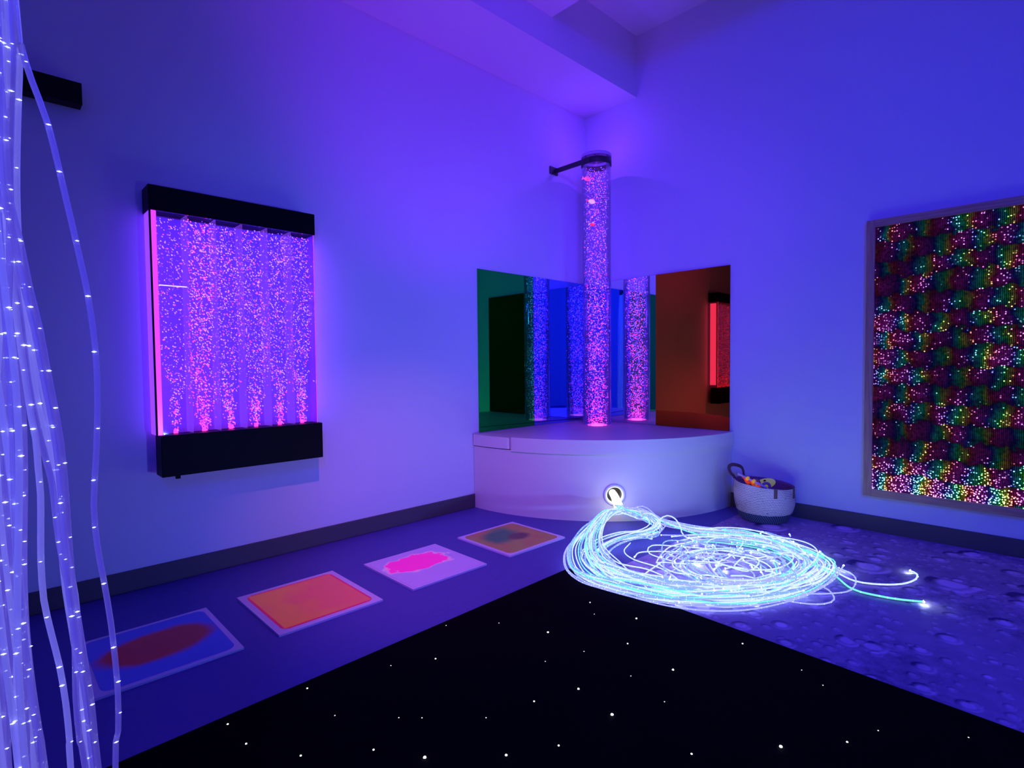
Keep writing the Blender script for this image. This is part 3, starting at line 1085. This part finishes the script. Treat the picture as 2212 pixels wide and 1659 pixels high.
F = [(-1.0, -1.70), (-1.079, -1.82), (-1.26, -1.88), (-1.42, -2.0), (-1.53, -2.13), (-1.55, -2.27), (-1.409, -2.38), (-1.20, -2.41), (-1.02, -2.34), (-1.0, -2.2)]
fam(F, 5, 0.030, (0.9, 1.05), CTR, cut=(0.8, 1.0), zr=0.04)
T2 = [(-0.731, -1.72), (-0.68, -1.81), (-0.67, -1.94), (-0.74, -2.11), (-0.79, -2.27), (-0.85, -2.38), (-0.98, -2.42), (-1.206, -2.41), (-1.35, -2.34)]
fam(T2, 5, 0.012, (0.97, 1.03), CTR, cut=(0.7, 1.0), zr=0.03, mats=2)


def single(path, mi, z=0.02, **kw):
    strand([Vector((x, y, z + (h or 0))) for x, y, h in [(q if len(q) == 3 else (*q, 0)) for q in path]], tail, [M_ST[mi], M_BEAD, M_TIP], **kw)


single([(-1.20, -1.80), (-1.034, -1.961), (-0.927, -2.184), (-0.999, -2.422), (-1.084, -2.563), (-1.049, -2.666), (-0.962, -2.745), (-0.846, -2.779), (-0.760, -2.77), (-0.727, -2.735)], 0, r=0.0042)
single([(-0.90, -1.70), (-0.865, -1.888), (-0.845, -2.155), (-1.035, -2.432), (-1.203, -2.583), (-1.209, -2.701), (-1.182, -2.787), (-1.14, -2.859)], 2, r=0.0045)
single([(-0.712, -1.697), (-0.684, -1.87), (-0.659, -2.034), (-0.66, -2.092), (-0.859, -2.198), (-1.102, -2.317), (-1.272, -2.283)], 0)
single([(-0.85, -2.25), (-0.923, -2.4), (-1.014, -2.546), (-1.225, -2.585), (-1.347, -2.522), (-1.409, -2.46), (-1.5, -2.36)], 3)
single([(-1.20, -2.36), (-1.254, -2.432), (-1.3, -2.509), (-1.398, -2.561), (-1.486, -2.543), (-1.55, -2.465), (-1.586, -2.333)], 3)
single([(-1.20, -2.05), (-1.257, -2.158), (-1.454, -2.271), (-1.669, -2.323), (-1.777, -2.283), (-1.86, -2.205), (-1.87, -2.122)], 0)
single([(-0.95, -1.75), (-1.064, -1.683), (-1.243, -1.687), (-1.528, -1.731), (-1.80, -1.773), (-1.90, -1.867)], 0)
single([(-1.375, -1.42), (-1.529, -1.48), (-1.605, -1.6), (-1.621, -1.787), (-1.736, -1.985), (-1.82, -2.07)], 0)
single([(-1.2, -1.42), (-1.218, -1.475, 0), (-1.205, -1.480, 0.06), (-1.170, -1.495, 0.115), (-1.115, -1.525, 0.140), (-1.06, -1.552, 0.110), (-1.025, -1.570, 0.05), (-1.019, -1.59, 0), (-1.10, -1.80, 0)], 0, r=0.0042, beads=False, tip=False)

# free loops lying inside the coil
for i in range(11):
    cx, cyy = random.uniform(-1.55, -0.95), random.uniform(-2.15, -1.70)
    ra, rb = random.uniform(0.13, 0.34), random.uniform(0.10, 0.26)
    ph, rot_, n_l = random.random() * 6.28, random.random() * 3.14, random.uniform(0.8, 1.7)
    path = []
    for j in range(int(n_l * 9)):
        t_ = ph + j * 6.283 / 9
        g_ = 1 + 0.05 * j
        x, y = ra * g_ * math.cos(t_), rb * g_ * math.sin(t_)
        path.append((cx + x * math.cos(rot_) - y * math.sin(rot_), cyy + x * math.sin(rot_) + y * math.cos(rot_), random.uniform(0.0, 0.04)))
    single(path, random.choice([0, 0, 3, 1]))

# bright loose ends gathered in the coil
for cx, cyy, nn, sp_ in ((-1.36, -2.02, 16, 0.10), (-1.62, -2.16, 10, 0.09), (-1.02, -2.12, 8, 0.08), (-0.72, -2.02, 5, 0.07)):
    kk = MB()
    for _ in range(nn):
        a = Vector((cx + random.gauss(0, sp_), cyy + random.gauss(0, sp_), 0.03 + random.random() * 0.04))
        b = a + Vector((random.gauss(0, 0.05), random.gauss(0, 0.05), random.uniform(-0.01, 0.02)))
        kk.tube([a, (a + b) / 2 + Vector((0, 0, 0.008)), b], 0.0036, 5, 0)
        kk.octa(b, (0.0046,) * 3, 1)
    o = kk.build('loose_fibre_end', [M_ST[0], M_TIP], tail)
    o['kind'] = 'stuff'

# ------------------------------------------------------------------ hanging fibre curtain
curt = thing('fibre_optic_curtain', 'hanging curtain of translucent violet light fibres at the left edge', 'fibre optic lights', (-4.25, -2.56, 0))
M_ROPE = [clear_mat('rope_a', (0.80, 0.80, 1.0), 0.5, (0.15, 0.10, 0.60), 0.45, (0.60, 0.58, 0.80), 0.45),
          clear_mat('rope_b', (0.80, 0.80, 1.0), 0.5, (0.20, 0.18, 0.66), 0.60, (0.66, 0.66, 0.85), 0.55)]
M_GL = emat('rope_glint', (0.75, 0.88, 1.0), 4.0)
s1 = [(-4.209, 1.526), (-4.205, 1.483), (-4.197, 1.447), (-4.185, 1.404), (-4.173, 1.332), (-4.165, 1.282), (-4.156, 1.221), (-4.151, 1.158), (-4.151, 1.099), (-4.154, 1.041), (-4.158, 0.982), (-4.156, 0.933), (-4.151, 0.889), (-4.146, 0.838), (-4.143, 0.786), (-4.142, 0.752), (-4.143, 0.708), (-4.147, 0.665)]
s2 = [(-4.218, 1.522), (-4.219, 1.428), (-4.22, 1.356), (-4.218, 1.313), (-4.212, 1.275), (-4.206, 1.227), (-4.199, 1.183), (-4.194, 1.137), (-4.189, 1.096), (-4.185, 1.055), (-4.183, 1.013), (-4.182, 0.971), (-4.181, 0.929), (-4.179, 0.886), (-4.175, 0.842), (-4.171, 0.798), (-4.167, 0.752), (-4.165, 0.707), (-4.163, 0.674)]
s3 = [(-4.216, 1.523), (-4.221, 1.38), (-4.22, 1.284), (-4.219, 1.226), (-4.216, 1.177), (-4.213, 1.138), (-4.209, 1.088), (-4.206, 1.063), (-4.205, 1.03), (-4.204, 1.002), (-4.205, 0.965), (-4.206, 0.929), (-4.205, 0.886), (-4.2, 0.847), (-4.194, 0.807), (-4.19, 0.763), (-4.188, 0.718), (-4.188, 0.687)]
s4 = [(-4.212, 1.525), (-4.211, 1.478), (-4.215, 1.405), (-4.218, 1.332), (-4.218, 1.255), (-4.214, 1.187), (-4.21, 1.123), (-4.205, 1.081), (-4.198, 1.038), (-4.194, 1.012), (-4.192, 0.975), (-4.19, 0.947), (-4.186, 0.91), (-4.182, 0.876), (-4.18, 0.822), (-4.181, 0.769), (-4.179, 0.714), (-4.175, 0.68)]
HX, HY, HZC = -4.27, -2.56, 2.40


def hang(base, dx=0.0, dy=0.0, r=0.0031, mi=0, wob=0.0):
    ph = random.random() * 6.28
    top_x = base[0][0] + dx
    pts = [Vector((HX + (top_x - HX) * 0.25, HY + dy * 0.6, HZC)), Vector((HX + (top_x - HX) * 0.75, HY + dy, 1.95))]
    for i, (x, z) in enumerate(base):
        pts.append(Vector((x + dx + wob * math.sin(i * 0.7 + ph), HY + dy + wob * math.cos(i * 0.6 + ph), z)))
    lx, ly = pts[-1].x, pts[-1].y
    pts += [Vector((lx + 0.01, ly, 0.45)), Vector((lx - 0.01, ly - 0.01, 0.20)), Vector((lx + 0.02, ly - 0.02, 0.04)), Vector((lx + 0.14, ly - 0.05, 0.022))]
    p = spline(pts, 0.02)
    kk = MB()
    kk.tube(p, r, 10, 0)
    acc = random.random() * 0.05
    for i in range(1, len(p)):
        acc += (p[i] - p[i - 1]).length
        if acc > 0.055:
            acc -= 0.055 * random.uniform(0.5, 1.6)
            s_ = random.uniform(0.0010, 0.0019)
            d = Vector((0.05, -1, 0)) * r * 0.75
            q = p[i] + d + Vector((random.uniform(-1, 1) * r * 0.5, 0, 0))
            kk.octa(q, (s_ * 1.5, s_ * 0.9, s_ * 0.6), 1)
    kk.build('light_fibre', [M_ROPE[mi], M_GL], curt)


hang(s1)
hang(s2)
hang(s2, -0.006, 0.015, mi=1)
hang(s2, -0.005, -0.01)
hang(s3, mi=1)
hang(s4, mi=0)
hang(s4, 0.006, 0.02, mi=1)
zz_ = [1.526 - i * 0.05 for i in range(18)]
for i in range(34):
    x0 = -4.222 - (i / 34.0) ** 1.3 * 0.11
    drift = random.uniform(-0.012, 0.024)
    base = [(x0 + drift * j / 17.0 + 0.003 * math.sin(j * 0.5 + i), z) for j, z in enumerate(zz_)]
    hang(base, 0.0, random.uniform(-0.04, 0.05), 0.0031, i % 2, 0.0025)
k = MB()
k.lathe([(0.0, -0.03), (0.03, -0.03), (0.035, 0.05), (0.012, 0.08), (0.0, 0.08)], (HX, HY, HZC), 20)
k.tube([(HX, HY, HZC + 0.07), (HX, HY, 3.0), (HX, HY, ZD)], 0.008, 8)
k.build('hanging_harness', M_STRAP, curt)

# ------------------------------------------------------------------ basket and toys
BX, BY = -0.215, -1.775
bask = thing('woven_basket', 'white woven basket with navy base and brown leather handles beside the bench', 'basket', (BX, BY, 0.005))
m, nt, bs, out = nodes_of('basket_weave')
g = G(nt)
co = g.obj()
s = g.sep(co)
ang = g.m('ARCTAN2', g.m('SUBTRACT', s[1], BY), g.m('SUBTRACT', s[0], BX))
tw = g.m('SINE', g.m('ADD', g.m('MULTIPLY', ang, 70.0), g.m('MULTIPLY', s[2], 260.0)))
nz = g.noise(co, 45.0, 3)
nl = g.m('ADD', s[2], g.m('MULTIPLY', g.m('SUBTRACT', nz, 0.5), 0.02))
isw = g.ss(nl, 0.068, 0.078)
fleck = g.ss(g.noise(co, 60.0, 1), 0.73, 0.76)
cw = g.mix(g.m('MULTIPLY_ADD', tw, 0.2, 0.5), (0.62, 0.50, 0.42), (0.98, 0.84, 0.74))
co_l = g.m('SINE', g.m('ADD', g.m('MULTIPLY', s[2], 2 * math.pi / 0.01165), g.m('MULTIPLY', nz, 4.0)))
cw = g.mix(g.ss(co_l, 0.35, 0.95), cw, (0.25, 0.19, 0.20))  # groove shade between coils painted into the colour
cw = g.mix(fleck, cw, (0.12, 0.10, 0.14))
cn = g.mix(g.ss(tw, -0.3, 0.6), (0.02, 0.025, 0.05), (0.14, 0.18, 0.24))
nt.links.new(g.mix(isw, cn, cw), bs.inputs['Base Color'])
bs.inputs['Roughness'].default_value = 0.85
MBW = m
M_IN = mat('basket_inside', (0.30, 0.12, 0.22), 0.9, bump=0.5, bscale=60)


def rim_fn(p, t, r, z):
    # soft uneven rim: higher towards the wall side left, dipping in front
    w = max(0.0, z / 0.27) ** 2
    dz = 0.018 * math.cos(t - math.radians(115)) * w
    return (p[0], p[1], p[2] + dz)


k = MB()
prof = [(0.0, 0.0), (0.15, 0.0)]
hh = 0.262
ncoil = 22
for i in range(ncoil):
    z = 0.006 + i * (hh - 0.006) / ncoil
    f = z / hh
    r0 = 0.155 + 0.045 * math.sin(min(1, f * 1.7) * math.pi / 2)
    dzc = (hh - 0.006) / ncoil
    prof += [(r0 - 0.0025, z + 0.05 * dzc), (r0 + 0.003, z + 0.5 * dzc), (r0 - 0.0025, z + 0.95 * dzc)]
k.lathe(prof, (BX, BY, 0.006), 72, fn=rim_fn)
k.build('basket_wall', MBW, bask)
k = MB()
prof = [(0.195, hh - 0.001), (0.188, hh - 0.006)] + [(0.186 - 0.04 * (1 - z / hh) ** 2 + (0.002 if i % 2 else 0), z) for i, z in enumerate([hh * (1 - q / 24.0) for q in range(2, 23)])] + [(0.0, 0.02)]
k.lathe(prof, (BX, BY, 0.006), 60, fn=rim_fn)
k.build('basket_lining', M_IN, bask)
M_LEA = mat('brown_leather', (0.16, 0.07, 0.055), 0.6, bump=0.3, bscale=90)
# back-left handle: an upright loop on the rim
ha = math.radians(128)


def rimp(a, r, z):
    return Vector((BX + r * math.cos(a), BY + r * math.sin(a), z))


k = MB()
LN = Vector((-0.72, 0.69, 0))
pa, pb = math.radians(108), math.radians(66)
pp = [rimp(pa, 0.196, 0.22), rimp(pa, 0.198, 0.285), rimp(pa, 0.20, 0.325) + LN * 0.03, rimp(pa - 0.15, 0.20, 0.362) + LN * 0.045, rimp((pa + pb) / 2, 0.20, 0.372) + LN * 0.03,
      rimp(pb + 0.1, 0.20, 0.345), rimp(pb, 0.198, 0.285), rimp(pb, 0.196, 0.22)]
k.tube(spline(pp, 0.012), 0.01, 6, flat=(0.0035, 0.012))
k.build('handle', M_LEA, bask)
k = MB()
f0, f1 = math.radians(222), math.radians(268)
for a in (f0, f1):
    dz = 0.018 * math.cos(a - math.radians(115))
    c = rimp(a, 0.203, 0)
    t_ = Vector((-math.sin(a), math.cos(a), 0)) * 0.0115
    n_ = Vector((math.cos(a), math.sin(a), 0)) * 0.003
    zt, zb = 0.272 + dz, 0.205 + dz
    vs = [c + t_ * sx + n_ * sn + Vector((0, 0, z)) for z in (zb, zt) for sx, sn in ((-1, 0), (1, 0), (1, 1), (-1, 1))]
    k.add(vs, [(0, 3, 2, 1), (4, 5, 6, 7), (0, 1, 5, 4), (1, 2, 6, 5), (2, 3, 7, 6), (3, 0, 4, 7)])
fm = (f0 + f1) / 2
pp = [rimp(f0, 0.198, 0.258), rimp(f0 + 0.05, 0.18, 0.240), rimp(fm, 0.15, 0.205), rimp(f1 - 0.05, 0.18, 0.240), rimp(f1, 0.198, 0.258)]
k.tube(spline(pp, 0.012), 0.01, 6, flat=(0.003, 0.010))
k.build('handle', M_LEA, bask)

# toys
ROD0, ROD1 = Vector((-0.352, -1.645, 0.334)), Vector((-0.345, -1.845, 0.259))
rod = thing('toy_rod', 'white stick with two yellow rings sticking out of the woven basket', 'toy', ROD0)
k = MB()
k.tube([ROD0, ROD1], 0.008, 12)
k.build('stick', mat('rod_white', (0.85, 0.75, 0.85), 0.3), rod)
for f in (0.34, 0.55):
    c = ROD0.lerp(ROD1, f)
    d = (ROD1 - ROD0).normalized()
    kk = MB()
    kk.tube([c - d * 0.011, c - d * 0.006, c + d * 0.006, c + d * 0.011], [0.009, 0.016, 0.016, 0.009], 14)
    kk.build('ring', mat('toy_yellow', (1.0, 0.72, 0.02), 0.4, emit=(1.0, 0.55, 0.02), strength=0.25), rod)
k = MB()
import itertools
rng = random.Random(3)
vs, fs = [], []
nu, nv = 12, 10
for i in range(nu):
    for j in range(nv):
        u_, v_ = i / (nu - 1), j / (nv - 1)
        a = math.radians(146 + 46 * u_)
        r_ = 0.178 - 0.10 * v_
        z = 0.310 - 0.045 * u_ - 0.05 * v_ + 0.012 * math.sin(u_ * 14 + v_ * 5) + 0.008 * math.sin(v_ * 17)
        vs.append(rimp(a, r_, z))
nn_ = len(vs)
vs += [q - Vector((0, 0, 0.004)) for q in vs]
for i in range(nu - 1):
    for j in range(nv - 1):
        a_, b_, c_, d_ = i * nv + j, (i + 1) * nv + j, (i + 1) * nv + j + 1, i * nv + j + 1
        fs += [(a_, b_, c_, d_), (a_ + nn_, d_ + nn_, c_ + nn_, b_ + nn_)]
k.add(vs, fs, 0, True)
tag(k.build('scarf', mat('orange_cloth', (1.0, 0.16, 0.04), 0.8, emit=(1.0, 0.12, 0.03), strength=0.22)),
    'bright orange cloth under the white stick in the woven basket', 'cloth')
ball = thing('toy_ball', 'olive green rounded toy with one dark hole, highest in the woven basket', 'toy', (-0.22, -1.80, 0.25))
k = MB()
rot = Matrix.Rotation(0.5, 3, 'X')
k.sphere((-0.225, -1.785, 0.262), 0.058, 28, 18, 0, (1.15, 1.25, 0.62), Matrix.Rotation(math.radians(-20), 3, 'X'))
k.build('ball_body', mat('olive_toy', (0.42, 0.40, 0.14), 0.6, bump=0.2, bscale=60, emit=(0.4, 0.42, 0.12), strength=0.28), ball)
k = MB()
k.sphere((-0.268, -1.800, 0.291), 0.010, 12, 8, 0, (1, 1, 0.8))
k.build('dark_hole', mat('toy_black', (0.01, 0.01, 0.01), 0.6), ball)
for cxy, lab, rr in (((-0.318, -1.752, 0.268), 'round brown wooden ring toy behind the white stick in the basket', 0.030), ((-0.325, -1.830, 0.262), 'small purple ring toy at the front rim of the woven basket', 0.026)):
    k = MB()
    pts = []
    ax1 = Vector((0.62, -0.75, 0.1)).normalized()
    ax2 = Vector((0.25, 0.1, 0.95)).normalized()
    for i in range(25):
        t_ = 2 * math.pi * i / 24
        pts.append(Vector(cxy) + ax1 * rr * math.cos(t_) + ax2 * rr * math.sin(t_))
    k.tube(pts, rr * 0.36, 12, caps=False)
    tag(k.build('toy_ring', mat('toy_brown' if rr > 0.028 else 'toy_purple', (0.34, 0.24, 0.16) if rr > 0.028 else (0.30, 0.12, 0.30), 0.5)), lab, 'toy')
